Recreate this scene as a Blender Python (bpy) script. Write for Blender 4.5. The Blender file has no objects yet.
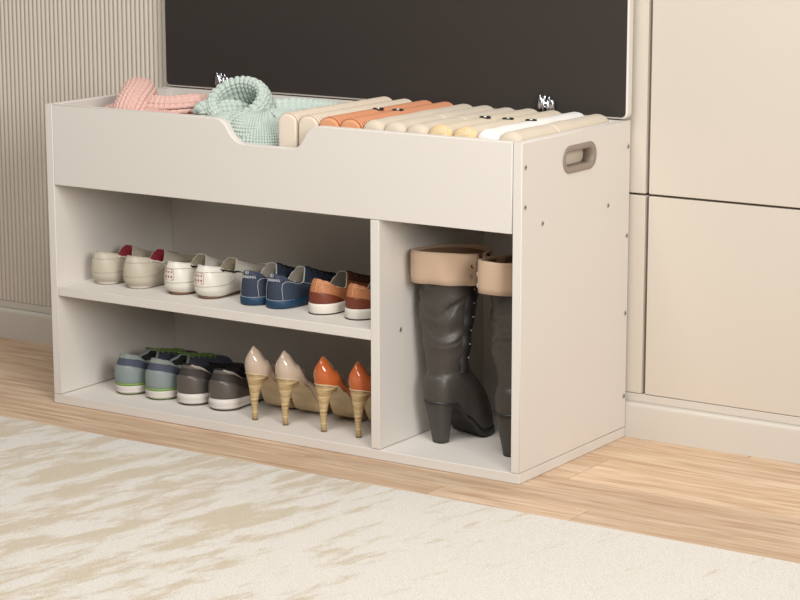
import bpy, bmesh, math, random
from math import sin, cos, pi, sqrt, exp, radians as rad
from mathutils import Vector, Matrix, noise
random.seed(4)
S_ = bpy.context.scene
COL = S_.collection
H, D, T, TB = 0.59, 0.3848, 0.0176, 0.0187
XL = -1.0439; XO = XL - T
ZB, ZS0, ZS1 = 0.4343, 0.2167, 0.235
XD = -0.3075; YB = 0.3525

# ------------------------------------------------------------------ materials
def lin(c):
    return tuple(((v/255)/12.92 if v/255 <= .04045 else ((v/255+.055)/1.055)**2.4) for v in c) + (1,)
MATS = {}
def mat(name, c, rough=.5, metal=0, bump=0, scale=200, var=0, coat=0, c2=None, stretch=None, sheen=0, detail=3):
    if name in MATS: return MATS[name]
    m = bpy.data.materials.new(name); m.use_nodes = True
    nt = m.node_tree; b = nt.nodes['Principled BSDF']
    b.inputs['Base Color'].default_value = lin(c)
    b.inputs['Roughness'].default_value = rough
    b.inputs['Metallic'].default_value = metal
    b.inputs['Coat Weight'].default_value = coat
    b.inputs['Coat Roughness'].default_value = .08
    b.inputs['Sheen Weight'].default_value = sheen
    if bump or var or c2:
        tc = nt.nodes.new('ShaderNodeTexCoord'); mp = nt.nodes.new('ShaderNodeMapping')
        nt.links.new(tc.outputs['Object'], mp.inputs[0])
        if stretch: mp.inputs['Scale'].default_value = stretch
        n = nt.nodes.new('ShaderNodeTexNoise'); n.inputs['Scale'].default_value = scale
        n.inputs['Detail'].default_value = detail
        nt.links.new(mp.outputs[0], n.inputs['Vector'])
        if var or c2:
            mx = nt.nodes.new('ShaderNodeMix'); mx.data_type = 'RGBA'
            mx.inputs[6].default_value = lin(c)
            mx.inputs[7].default_value = lin(c2 if c2 else tuple(v*(1-var) for v in c))
            rp = nt.nodes.new('ShaderNodeMapRange'); rp.inputs[1].default_value = .38; rp.inputs[2].default_value = .62
            nt.links.new(n.outputs[0], rp.inputs[0]); nt.links.new(rp.outputs[0], mx.inputs[0])
            nt.links.new(mx.outputs[2], b.inputs['Base Color'])
        if bump:
            bp = nt.nodes.new('ShaderNodeBump'); bp.inputs['Strength'].default_value = bump
            bp.inputs['Distance'].default_value = .001
            nt.links.new(n.outputs[0], bp.inputs['Height']); nt.links.new(bp.outputs[0], b.inputs['Normal'])
    MATS[name] = m
    return m

WHITE = mat('white_laminate', (220, 214, 206), .62)
WHITE.node_tree.nodes['Principled BSDF'].inputs['Specular IOR Level'].default_value = .3
WALLM = mat('wall_paint', (206, 197, 184), .6, bump=.05, scale=90)
GAPM = mat('gap_brown', (92, 78, 68), .8)
LIDM = mat('charcoal_board', (47, 41, 36), .75, bump=.12, scale=500)
CHROME = mat('chrome', (205, 205, 210), .2, 1)
SCREW = mat('screw_steel', (176, 170, 162), .4, .3)
SCREWD = mat('screw_slot', (40, 36, 33), .6)
HANDLE = mat('taupe_plastic', (146, 132, 120), .45)

# ------------------------------------------------------------------ helpers
def tag(o, label=None, cat=None, group=None, kind=None):
    if label: o['label'] = label
    if cat: o['category'] = cat
    if group: o['group'] = group
    if kind: o['kind'] = kind
    return o
def empty(name, loc=(0, 0, 0), rz=0):
    o = bpy.data.objects.new(name, None); COL.objects.link(o)
    o.location = loc; o.rotation_euler = (0, 0, rz); o.empty_display_size = .05
    return o
def link(name, bm, m, parent=None, smooth=True, recalc=True):
    if recalc: bmesh.ops.recalc_face_normals(bm, faces=bm.faces)
    me = bpy.data.meshes.new(name); bm.to_mesh(me); bm.free()
    for p in me.polygons: p.use_smooth = smooth
    me.materials.append(m)
    o = bpy.data.objects.new(name, me); COL.objects.link(o)
    if parent: o.parent = parent
    return o
def box(bm, x0, x1, y0, y1, z0, z1):
    vs = [bm.verts.new((x, y, z)) for x in (x0, x1) for y in (y0, y1) for z in (z0, z1)]
    for f in ((0, 1, 3, 2), (4, 6, 7, 5), (0, 4, 5, 1), (2, 3, 7, 6), (0, 2, 6, 4), (1, 5, 7, 3)):
        bm.faces.new([vs[i] for i in f])
def board(name, x0, x1, y0, y1, z0, z1, m, parent, bev=.0012):
    bm = bmesh.new(); box(bm, x0, x1, y0, y1, z0, z1)
    if bev: bmesh.ops.bevel(bm, geom=bm.edges[:], offset=bev, segments=3, profile=.5, affect='EDGES')
    o = link(name, bm, m, parent, smooth=True)
    me = o.data
    flat_big(o)
    return o
def grid(bm, rows, cu=False, cv=False):
    """rows of points -> faces; cu closes each row, cv closes first to last"""
    V = [[bm.verts.new(p) for p in r] for r in rows]
    n = len(V); k = len(V[0])
    for i in range(n if cv else n-1):
        for j in range(k if cu else k-1):
            a, b, c, d = V[i][j], V[i][(j+1) % k], V[(i+1) % n][(j+1) % k], V[(i+1) % n][j]
            try: bm.faces.new((a, b, c, d))
            except ValueError: pass
    return V
def cap(bm, ring):
    c = Vector((0, 0, 0))
    for v in ring: c += v.co
    c /= len(ring); cv = bm.verts.new(c)
    for i in range(len(ring)): bm.faces.new((ring[i], ring[(i+1) % len(ring)], cv))
def tube(bm, pts, r, n=8, closed=False, caps=True):
    pts = [Vector(p) for p in pts]; N = len(pts); rows = []
    up = Vector((0, 0, 1)); prev = None
    for i, p in enumerate(pts):
        if closed: t = pts[(i+1) % N]-pts[i-1]
        else: t = pts[min(i+1, N-1)]-pts[max(i-1, 0)]
        if t.length < 1e-9: t = Vector((0, 0, 1))
        t.normalize()
        if prev is None:
            a = t.cross(up)
            if a.length < .05: a = t.cross(Vector((1, 0, 0)))
        else: a = prev - t*prev.dot(t)
        a.normalize(); prev = a; b = t.cross(a)
        rr = r(i/(N-1)) if callable(r) else r
        rows.append([p+(a*cos(q*2*pi/n)+b*sin(q*2*pi/n))*rr for q in range(n)])
    V = grid(bm, rows, cu=True, cv=closed)
    if caps and not closed: cap(bm, V[0]); cap(bm, V[-1])
def plate(name, loops, th, m, parent, to, bev=.0012):
    """2D outline (holes allowed) extruded by th, mapped by matrix `to`"""
    cu = bpy.data.curves.new('tmp', 'CURVE'); cu.dimensions = '2D'; cu.fill_mode = 'BOTH'
    for L in loops:
        s = cu.splines.new('POLY'); s.points.add(len(L)-1)
        for p, q in zip(s.points, L): p.co = (q[0], q[1], 0, 1)
        s.use_cyclic_u = True
    cu.extrude = th/2-bev; cu.bevel_depth = bev; cu.bevel_resolution = 2; cu.offset = -bev
    t = bpy.data.objects.new('tmp', cu); COL.objects.link(t)
    dg = bpy.context.evaluated_depsgraph_get()
    me = bpy.data.meshes.new_from_object(t.evaluated_get(dg))
    bpy.data.objects.remove(t); bpy.data.curves.remove(cu)
    me.transform(to)
    bm = bmesh.new(); bm.from_mesh(me); bpy.data.meshes.remove(me)
    bmesh.ops.remove_doubles(bm, verts=bm.verts, dist=1e-5)
    o = link(name, bm, m, parent, smooth=True)
    flat_big(o)
    return o
def rrect(x0, x1, y0, y1, r, n=8):
    L = []
    for cx, cy, a0 in ((x1-r, y1-r, 0), (x0+r, y1-r, 90), (x0+r, y0+r, 180), (x1-r, y0+r, 270)):
        for i in range(n+1):
            a = rad(a0+90*i/n); L.append((cx+r*cos(a), cy+r*sin(a)))
    return L
def flat_big(o):
    for p in o.data.polygons:
        if max(abs(c) for c in p.normal) > .9995: p.use_smooth = False
def copy_tree(o, parent=None):
    c = o.copy(); COL.objects.link(c)
    if parent: c.parent = parent
    for ch in o.children: copy_tree(ch, c)
    return c
XZ = Matrix(((1, 0, 0, 0), (0, 0, 1, 0), (0, 1, 0, 0), (0, 0, 0, 1)))     # (u,v,w)->(u,w,v)
YZ = Matrix(((0, 0, 1, 0), (1, 0, 0, 0), (0, 1, 0, 0), (0, 0, 0, 1)))     # (u,v,w)->(w,u,v)
def lerp(a, b, t): return a+(b-a)*t
def sm(a, b, x):
    t = min(1, max(0, (x-a)/(b-a))); return t*t*(3-2*t)
def interp(tab, x):
    if x <= tab[0][0]: return tab[0][1]
    for (a, p), (b, q) in zip(tab, tab[1:]):
        if x <= b: return lerp(p, q, sm(0, 1, (x-a)/(b-a)))
    return tab[-1][1]
def screw(parent, x, y, z):
    bm = bmesh.new()
    prof = [(0, .0006), (.0022, .0008), (.0038, .0010), (.0048, .0002), (.0048, -.002)]
    grid(bm, [[(x+h, y+r*cos(a*pi/8), z+r*sin(a*pi/8)) for a in range(16)] for r, h in prof[1:]], cu=True)
    v = [bm.verts.new((x+.0008, y+.0022*cos(a*pi/8), z+.0022*sin(a*pi/8))) for a in range(16)]; cap(bm, v)
    s = link('screw', bm, SCREW, parent)
    bm = bmesh.new()
    box(bm, x+.0006, x+.0014, y-.0004, y+.0004, z-.0021, z+.0021)
    box(bm, x+.0006, x+.0014, y-.0021, y+.0021, z-.0004, z+.0004)
    link('cross_slot', bm, SCREWD, s, smooth=False)

# ------------------------------------------------------------------ setting
def floor():
    bm = bmesh.new()
    rowh = .1465; y = -.065-rowh*14
    joints = {13: [-1.28, -.105, .172, 1.4], 14: [-1.9, -.42, 1.1], 15: [-1.1, .05, 1.6], 16: [-2.0, -.6, .82], 12: [-1.5, -.5, .7]}
    k = 0
    while y < .42:
        xs = joints.get(k) or [-2.6+random.random()*.9+1.3*i for i in range(4)]
        xs = [-4.2]+[x for x in xs if -4 < x < 3]+[3.4]
        for a, b in zip(xs, xs[1:]):
            g = .0008
            e = min(y+rowh, .42)
            bb = bmesh.new(); box(bb, a+g, b-g, y+g, e-g, -.02, 0)
            bmesh.ops.bevel(bb, geom=[q for q in bb.edges if min(v.co.z for v in q.verts) > -.001], offset=.0008, segments=1, affect='EDGES')
            tm = bpy.data.meshes.new('t'); bb.to_mesh(tm); bb.free(); bm.from_mesh(tm); bpy.data.meshes.remove(tm)
        y += rowh; k += 1
    box(bm, -4.2, 3.4, -.065-rowh*14, .42, -.03, -.0201)
    m = bpy.data.materials.new('oak_planks'); m.use_nodes = True; nt = m.node_tree; N = nt.nodes; L = nt.links
    b = N['Principled BSDF']; b.inputs['Roughness'].default_value = .62; b.inputs['Specular IOR Level'].default_value = .25
    tc = N.new('ShaderNodeTexCoord'); geo = N.new('ShaderNodeNewGeometry')
    mul = N.new('ShaderNodeMath'); mul.operation = 'MULTIPLY'; mul.inputs[1].default_value = 37
    L.new(geo.outputs['Random Per Island'], mul.inputs[0])
    cx = N.new('ShaderNodeCombineXYZ'); L.new(mul.outputs[0], cx.inputs[0]); L.new(mul.outputs[0], cx.inputs[1])
    add = N.new('ShaderNodeVectorMath'); L.new(tc.outputs['Object'], add.inputs[0]); L.new(cx.outputs[0], add.inputs[1])
    mp = N.new('ShaderNodeMapping'); mp.inputs['Scale'].default_value = (1.3, 20, 1); L.new(add.outputs[0], mp.inputs[0])
    n1 = N.new('ShaderNodeTexNoise'); n1.inputs['Scale'].default_value = 2.2; n1.inputs['Detail'].default_value = 6; n1.inputs['Distortion'].default_value = 1.6
    L.new(mp.outputs[0], n1.inputs['Vector'])
    mp2 = N.new('ShaderNodeMapping'); mp2.inputs['Scale'].default_value = (6, 150, 1); L.new(add.outputs[0], mp2.inputs[0])
    n2 = N.new('ShaderNodeTexNoise'); n2.inputs['Scale'].default_value = 2; n2.inputs['Detail'].default_value = 4; L.new(mp2.outputs[0], n2.inputs['Vector'])
    r = N.new('ShaderNodeValToRGB'); e = r.color_ramp.elements
    e[0].position = .30; e[0].color = lin((196, 164, 134)); e[1].position = .68; e[1].color = lin((230, 207, 180))
    q = e.new(.5); q.color = lin((217, 189, 160))
    L.new(n1.outputs[0], r.inputs[0])
    mx = N.new('ShaderNodeMix'); mx.data_type = 'RGBA'; mx.blend_type = 'MULTIPLY'; mx.inputs[0].default_value = .6
    r2 = N.new('ShaderNodeValToRGB'); r2.color_ramp.elements[0].position = .35; r2.color_ramp.elements[0].color = lin((222, 211, 202)); r2.color_ramp.elements[1].position = .6; r2.color_ramp.elements[1].color = (1, 1, 1, 1)
    L.new(n2.outputs[0], r2.inputs[0]); L.new(r.outputs[0], mx.inputs[6]); L.new(r2.outputs[0], mx.inputs[7])
    hs = N.new('ShaderNodeHueSaturation'); mr = N.new('ShaderNodeMapRange'); mr.inputs[3].default_value = .84; mr.inputs[4].default_value = 1.03
    L.new(geo.outputs['Random Per Island'], mr.inputs[0]); L.new(mr.outputs[0], hs.inputs['Value']); L.new(mx.outputs[2], hs.inputs['Color'])
    L.new(hs.outputs[0], b.inputs['Base Color'])
    bp = N.new('ShaderNodeBump'); bp.inputs['Strength'].default_value = .15; bp.inputs['Distance'].default_value = .0006
    L.new(n2.outputs[0], bp.inputs['Height']); L.new(bp.outputs[0], b.inputs['Normal'])
    tag(link('floor', bm, m, smooth=False), kind='structure')
floor()

def wall():
    Y = .39; bm = bmesh.new()
    box(bm, -4.2, 3.4, Y+.02, Y+.06, -.02, 2.6)
    tag(link('wall_back', bm, GAPM, smooth=False), kind='structure')
    # smooth panels to the right, in two tiers with a fine groove between
    def pan(nm, x0, x1, z0, z1, m=WALLM):
        o = board(nm, x0, x1, Y+.002, Y+.0205, z0, z1, m, None, .0015); tag(o, kind='structure')
    pan('trim_1', -.70, .0285, .0840, .4525); pan('trim_2', -.70, .0285, .4565, 2.5)
    pan('trim_3', .0355, 1.3, .0840, .4525); pan('trim_4', .0355, 1.3, .4565, 2.5)
    # fluted panel on the left
    bm = bmesh.new(); n = 260; p = .01185
    pts = []
    x = -.703
    for i in range(n):
        a = x-p*i
        for f, d in ((0, .018), (.1, .006), (.2, .002), (.5, 0), (.8, .002), (.9, .006)):
            pts.append((a-p*f, Y+.002+d*.8))
    grid(bm, [[(q[0], q[1], z) for q in pts] for z in (.0840, 2.5)])
    tag(link('wall_left_fluted', bm, WALLM), kind='structure').name = 'trim_5'
    # skirting with a rounded top
    prof = [(Y+.03, .0830), (Y+.0035, .0830), (Y+.003, .0820), (Y+.003, .0690), (Y+.0045, .0685), (Y+.0045, .0665), (Y+.001, .0660), (Y-.002, .0645), (Y-.0035, .0620), (Y-.004, .0590), (Y-.004, .0002), (Y+.03, .0002)]
    bm = bmesh.new()
    grid(bm, [[(xx, a, b) for a, b in prof] for xx in (-4.2, 3.4)])
    o = link('baseboard_back', bm, mat('skirting_paint', (206, 200, 190), .5), smooth=False); tag(o, kind='structure')
wall()

def rug():
    bm = bmesh.new()
    x0, x1, y0, y1, z = -2.6, 1.9, -1.7, -.1565, .008
    L = rrect(x0, x1, y0, y1, .01, 4)
    rows = [[(x, y, .0004) for x, y in L], [(x, y, z-.003) for x, y in L]]
    L2 = rrect(x0+.003, x1-.003, y0+.003, y1-.003, .01, 4)
    rows.append([(x, y, z) for x, y in L2])
    V = grid(bm, rows, cu=True); bm.faces.new(V[-1]); bm.faces.new(V[0])
    m = bpy.data.materials.new('rug_pile'); m.use_nodes = True; nt = m.node_tree; N = nt.nodes; K = nt.links
    b = N['Principled BSDF']; b.inputs['Roughness'].default_value = .95; b.inputs['Sheen Weight'].default_value = .25
    tc = N.new('ShaderNodeTexCoord')
    m0 = N.new('ShaderNodeMapping'); m0.inputs['Rotation'].default_value = (0, 0, rad(12)); K.new(tc.outputs['Object'], m0.inputs[0])
    mp = N.new('ShaderNodeMapping'); mp.inputs['Scale'].default_value = (13, 3.4, 1)
    K.new(m0.outputs[0], mp.inputs[0])
    n = N.new('ShaderNodeTexNoise'); n.inputs['Scale'].default_value = 1.5; n.inputs['Detail'].default_value = 5; n.inputs['Roughness'].default_value = .7; n.inputs['Distortion'].default_value = .25
    K.new(mp.outputs[0], n.inputs['Vector'])
    # the woven brush marks are strong at the left, thin out to the right
    sx = N.new('ShaderNodeSeparateXYZ'); K.new(tc.outputs['Object'], sx.inputs[0])
    fx = N.new('ShaderNodeMapRange'); fx.inputs[1].default_value = -.3; fx.inputs[2].default_value = .25; fx.inputs[3].default_value = .02; fx.inputs[4].default_value = -.13
    K.new(sx.outputs[0], fx.inputs[0])
    ad = N.new('ShaderNodeMath'); ad.operation = 'ADD'; K.new(n.outputs[0], ad.inputs[0]); K.new(fx.outputs[0], ad.inputs[1])
    r = N.new('ShaderNodeValToRGB'); e = r.color_ramp.elements
    e[0].position = .47; e[0].color = lin((231, 225, 215)); e[1].position = .575; e[1].color = lin((211, 196, 171))
    K.new(ad.outputs[0], r.inputs[0])
    vo = N.new('ShaderNodeTexNoise'); vo.inputs['Scale'].default_value = 480; vo.inputs['Detail'].default_value = 2
    K.new(tc.outputs['Object'], vo.inputs['Vector'])
    mr = N.new('ShaderNodeMapRange'); mr.inputs[1].default_value = .35; mr.inputs[2].default_value = .65; mr.inputs[3].default_value = .76; mr.inputs[4].default_value = 1.08
    K.new(vo.outputs[0], mr.inputs[0])
    hs = N.new('ShaderNodeHueSaturation'); K.new(r.outputs[0], hs.inputs['Color']); K.new(mr.outputs[0], hs.inputs['Value'])
    K.new(hs.outputs[0], b.inputs['Base Color'])
    bp = N.new('ShaderNodeBump'); bp.inputs['Strength'].default_value = .8; bp.inputs['Distance'].default_value = .003
    K.new(vo.outputs[0], bp.inputs['Height']); K.new(bp.outputs[0], b.inputs['Normal'])
    o = link('area_rug', bm, m, smooth=False)
    tag(o, 'cream low pile rug with beige brushed streaks lying on the oak floor', 'rug')
rug()

# ------------------------------------------------------------------ bench
bench = empty('shoe_bench', (0, 0, 0))
tag(bench, 'white open shoe storage bench with raised dark-lined lid against the wall', 'shoe bench')
board('base_panel', XO, 0, 0, D, 0.0004, TB-.0003, WHITE, bench)
hole = rrect(.1385, .2545, .5205, .5665, .0225, 8)
sp = plate('side_panel', [[(0, TB+.0009), (D, TB+.0009), (D, H), (0, H)], hole], T, WHITE, bench, Matrix.Translation((-T/2, 0, 0)) @ YZ)
sl = plate('side_panel', [[(0, TB+.0009), (D, TB+.0009), (D, H), (0, H)], hole], T, WHITE, bench, Matrix.Translation((XO+T/2, 0, 0)) @ YZ)
def handle(side, parent):
    x = 0 if side > 0 else XO
    bm = bmesh.new()
    def R(i, d): return [(x+side*d, a, b) for a, b in rrect(.1370+i, .2560-i, .5190+i, .5680-i, max(.003, .024-i), 8)]
    grid(bm, [R(0, -.0005), R(0, .0012), R(.0008, .0018), R(.009, .0012), R(.0115, -.0005), R(.0118, -T-.001), R(.006, -T-.0015), R(.004, -T-.0015)], cu=True)
    return link('handle', bm, HANDLE, parent)
handle(1, sp); handle(-1, sl)
for y, z in ((.0111, .5479), (.0109, .4803), (.0701, .4447), (.3038, .4445), (.3762, .5425), (.3766, .3795), (.3766, .2356), (.3766, .0792)):
    screw(sp, 0, y, z)
dv = board('divider', XD, XD+T+.0008, .0004, YB, TB+.0006, ZB-.0010, WHITE, bench)
screw(dv, XD+T+.0008, .0682, .2262)
board('shelf', XL+.0003, XD-.0003, .0004, YB-.0002, ZS0, ZS1, WHITE, bench)
board('back_panel', XL+.0002, -T-.0002, YB, YB+.016, TB, H, WHITE, bench)
board('compartment_floor', XL+.0003, -T-.0003, T+.0003, YB-.0003, ZB, ZB+.012, WHITE, bench)
# front board with the scooped notch
def smoothpoly(P, n=7):
    out = []
    for i, (x, y, r) in enumerate(P):
        if r == 0: out.append((x, y)); continue
        a = Vector(P[i-1][:2]); b = Vector((x, y)); c = Vector(P[(i+1) % len(P)][:2])
        p = b+(a-b).normalized()*r; q = b+(c-b).normalized()*r
        for k in range(n+1):
            t = k/n; v = p*(1-t)**2+b*2*t*(1-t)+q*t*t; out.append((v.x, v.y))
    return out
fx1 = -T-.0016
poly = smoothpoly([(XL+.0004, ZB, 0), (fx1, ZB, 0), (fx1, H, 0), (-.434, H, .019), (-.4615, .5462, .018), (-.604, .5462, .022), (-.633, H, .020), (XL+.0004, H, 0)])
plate('front_board', [poly], T, WHITE, bench, Matrix.Translation((0, T/2, 0)) @ XZ, .0016)
# lid standing open
lx0, lx1, lz0, lz1 = -1.059, .0052, .5925, .975
lid = plate('lid', [rrect(lx0, lx1, lz0, lz1, .012)], .018, WHITE, bench, Matrix.Translation((0, .3705, 0)) @ XZ, .003)
plate('lid_lining', [rrect(lx0+.0035, lx1-.0035, lz0+.0035, lz1-.0035, .009)], .0016, LIDM, lid, Matrix.Translation((0, .3609, 0)) @ XZ, .0004)
def hinge(x):
    bm = bmesh.new(); y = .3515; z = H
    for cx, zz, hh, r in ((-.0105, .602, .023, .0062), (.0125, .6005, .021, .0062)):
        prof = [(0, 0), (.6, .0005), (.95, .0035), (1, .008), (1, .75*hh), (.8, .93*hh), (.45, hh), (0, hh)]
        grid(bm, [[(x+cx+r*q*cos(a*pi/8), y+r*q*sin(a*pi/8), zz+h) for a in range(16)] for q, h in prof], cu=True)
    box(bm, x-.006, x-.0035, y-.004, y+.008, .590, .6265)
    box(bm, x+.0035, x+.006, y-.004, y+.008, .590, .6225)
    box(bm, x-.0035, x+.0035, y-.001, y+.004, .602, .617)
    for cx, zt in ((-.0125, .629), (-.0022, .6285), (.0065, .627)):
        tube(bm, [(x+cx, y, .616), (x+cx, y, zt)], .0018, 8)
    tube(bm, [(x-.017, y, .606), (x+.018, y, .606)], .0022, 8)
    box(bm, x-.013, x+.014, y-.002, y+.008, .5903, .5925)
    link('hinge', bm, CHROME, bench)
hinge(-.9045); hinge(-.1570)

# ------------------------------------------------------------------ generic shoe surface
class Shoe:
    def __init__(s, L, W, zO, ky, kw, kz, sh=.11, st=.2, bulge=.003, toeA=.5, toek=.10, roll=0, kexp=.5, tp=1.0):
        s.L, s.W, s.zO, s.ky, s.kw, s.kz, s.sh, s.st, s.bulge, s.toeA, s.toek, s.roll, s.kexp, s.tp = L, W, zO, ky, kw, kz, sh, st, bulge, toeA, toek, roll, kexp, tp
    def out(s, th):
        q = (1-cos(th))/2; sg = 1 if sin(th) >= 0 else -1
        e = 1.0
        if q < s.sh: e = sqrt(max(0, 1-(1-q/s.sh)**2))
        if q > 1-s.st: e = sqrt(max(0, 1-((q-1+s.st)/s.st)**2))
        return q, Vector((sg*interp(s.W, q)*e, s.L*q, interp(s.zO, q)))
    def rim(s, th):
        q = (1-cos(th))/2; sg = 1 if sin(th) >= 0 else -1
        e = abs(sin(th))**s.kexp if s.kexp else 1
        return Vector((sg*interp(s.kw, q)*e, lerp(s.ky[0], s.ky[1], q), interp(s.kz, q)))
    def S(s, th, t):
        th = max(-pi, min(pi, th))
        q, O = s.out(th); K = s.rim(th)
        hs = 1-cos(t*pi/2)**1.3 if t < 1 else 1; zs = sin(t*pi/2)
        # straight-ish walls
        hs = lerp(hs, t, .3); zs = lerp(zs, t, .45)
        h2 = t**1.5; z2 = s.toeA*(1-exp(-h2/s.toek))/(1-exp(-1/s.toek))+(1-s.toeA)*h2**s.tp
        w = sm(.5, .95, q); h = lerp(hs, h2, w); z = lerp(zs, z2, w)
        P = Vector((lerp(O.x, K.x, h), lerp(O.y, K.y, h), lerp(O.z, K.z, z)))
        d = Vector((sin(th)*1.0, -cos(th), 0)).normalized()
        P += d*s.bulge*sin(pi*min(1, t))**1
        if s.roll:
            P -= d*s.roll*max(0, 1-t/.18)**2
        return P
    def N(s, th, t):
        e = .02
        a = s.S(th+e, t)-s.S(th-e, t); b = s.S(th, min(1, t+e))-s.S(th, max(0, t-e))
        n = a.cross(b)
        return n.normalized() if n.length > 1e-12 else Vector((0, 0, 1))
    def upper(s, n=72, m=18):
        bm = bmesh.new()
        rows = [[s.S(-pi+2*pi*j/n, i/m) for j in range(n)] for i in range(m+1)]
        grid(bm, rows, cu=True); return bm
    def patch(s, a0, a1, lo, hi, off=.0012, n=30, m=8):
        bm = bmesh.new(); rows = []
        for i in range(m+1):
            row = []
            for j in range(n+1):
                th = lerp(a0, a1, j/n); l = lo(th) if callable(lo) else lo; h = hi(th) if callable(hi) else hi
                t = lerp(l, h, i/m); o = off if 0 < i < m and 0 < j < n else -.0006
                row.append(s.S(th, t)+s.N(th, t)*o)
            rows.append(row)
        grid(bm, rows); return bm
    def line(s, bm, path, r=.0005, off=.0012, n=20):
        P = []
        for (a, b) in zip(path, path[1:]):
            for k in range(n):
                f = k/n; th = lerp(a[0], b[0], f); t = lerp(a[1], b[1], f); P.append(s.S(th, t)+s.N(th, t)*off)
        P.append(s.S(*path[-1])+s.N(*path[-1])*off)
        tube(bm, P, r, 6)
    def band(s, prof, n=72, under=None):
        """sole wall: prof = list of (outward, dz); the lowest ring is capped"""
        bm = bmesh.new(); rows = []
        for o, dz in prof:
            row = []
            for j in range(n):
                th = -pi+2*pi*(j+.5)/n; q, O = s.out(th); d = Vector((sin(th), -cos(th), 0))
                e = .01; t2 = s.out(th+e)[1]-s.out(th-e)[1]; t2.z = 0
                nn = Vector((t2.y, -t2.x, 0))
                if nn.length > 1e-9: d = nn.normalized()
                if q > .97 or q < .02: d = (d+Vector((0, 1 if q > .5 else -1, 0))*.001).normalized()
                z = dz(q, O.z) if callable(dz) else dz
                row.append(Vector((O.x, O.y, z))+d*o)
            rows.append(row)
        V = grid(bm, rows, cu=True); 
        # strip caps (left to right) so concave outlines close cleanly
        for R in (V[0], V[-1]):
            for j in range(n//2):
                a, b, c, e = R[j], R[j+1 if j+1 < n else 0], R[(n-2-j) % n], R[(n-1-j) % n]
                fs = []
                for v in (a, b, c, e):
                    if v not in fs: fs.append(v)
                if len(fs) > 2:
                    try: bm.faces.new(fs)
                    except ValueError: pass
        return bm
    def lining(s, zin, n=48, th=.0028):
        bm = bmesh.new(); rows = []
        c = Vector((0, (s.ky[0]+s.ky[1])/2, 0))
        for k, (f, g) in enumerate(((1, 0), (.94, .02), (.90, .25), (.90, .6), (.88, .97), (.5, 1), (.02, 1))):
            row = []
            for j in range(n):
                a = -pi+2*pi*j/n; K = s.rim(a)
                z = lerp(K.z, zin(lerp(s.ky[0], s.ky[1], (1-cos(a))/2)/s.L) if callable(zin) else zin, g)
                row.append(Vector((K.x*f, c.y+(K.y-c.y)*f, z)))
            rows.append(row)
        grid(bm, rows, cu=True); return bm
    def piping(s, r, n=64, a0=-pi, a1=pi, dz=0):
        bm = bmesh.new(); closed = a1-a0 > 6.2
        P = [s.rim(a0+(a1-a0)*j/n)+Vector((0, 0, dz)) for j in range(n if closed else n+1)]
        tube(bm, P, r, 8, closed=closed); return bm
def textmap(s, text, size, fn, m, parent, name):
    cu = bpy.data.curves.new('t', 'FONT'); cu.body = text; cu.size = size; cu.align_x = 'CENTER'; cu.resolution_u = 2; cu.extrude = .0003
    t = bpy.data.objects.new('t', cu); COL.objects.link(t)
    dg = bpy.context.evaluated_depsgraph_get(); me = bpy.data.meshes.new_from_object(t.evaluated_get(dg))
    bpy.data.objects.remove(t); bpy.data.curves.remove(cu)
    for v in me.vertices: v.co = fn(v.co.x, v.co.y, v.co.z)
    me.materials.append(m); o = bpy.data.objects.new(name, me); COL.objects.link(o); o.parent = parent
    return o
def heel_map(s, t0, k=1.0):
    """x mm sideways on the heel -> theta, y -> t"""
    def f(x, y, z):
        # invert: find theta with lateral arc length = x
        sg = 1 if x >= 0 else -1; acc = 0; th = 0; p = s.S(0, t0)
        while th < 1.5:
            q = s.S(sg*(th+.02), t0); d = (q-p).length
            if acc+d >= abs(x): th += .02*(abs(x)-acc)/d; break
            th += .02; acc += d; p = q
        t = t0+y/.05
        return s.S(sg*th, t)+s.N(sg*th, t)*(.0014+z)
    return f

def place(proto_or_root, x, y, z, deg, label, group=None):
    o = proto_or_root; o.location = (x, y, z); o.rotation_euler = (0, 0, rad(-deg))
    o['label'] = label
    if group: o['group'] = group
    return o

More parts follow.
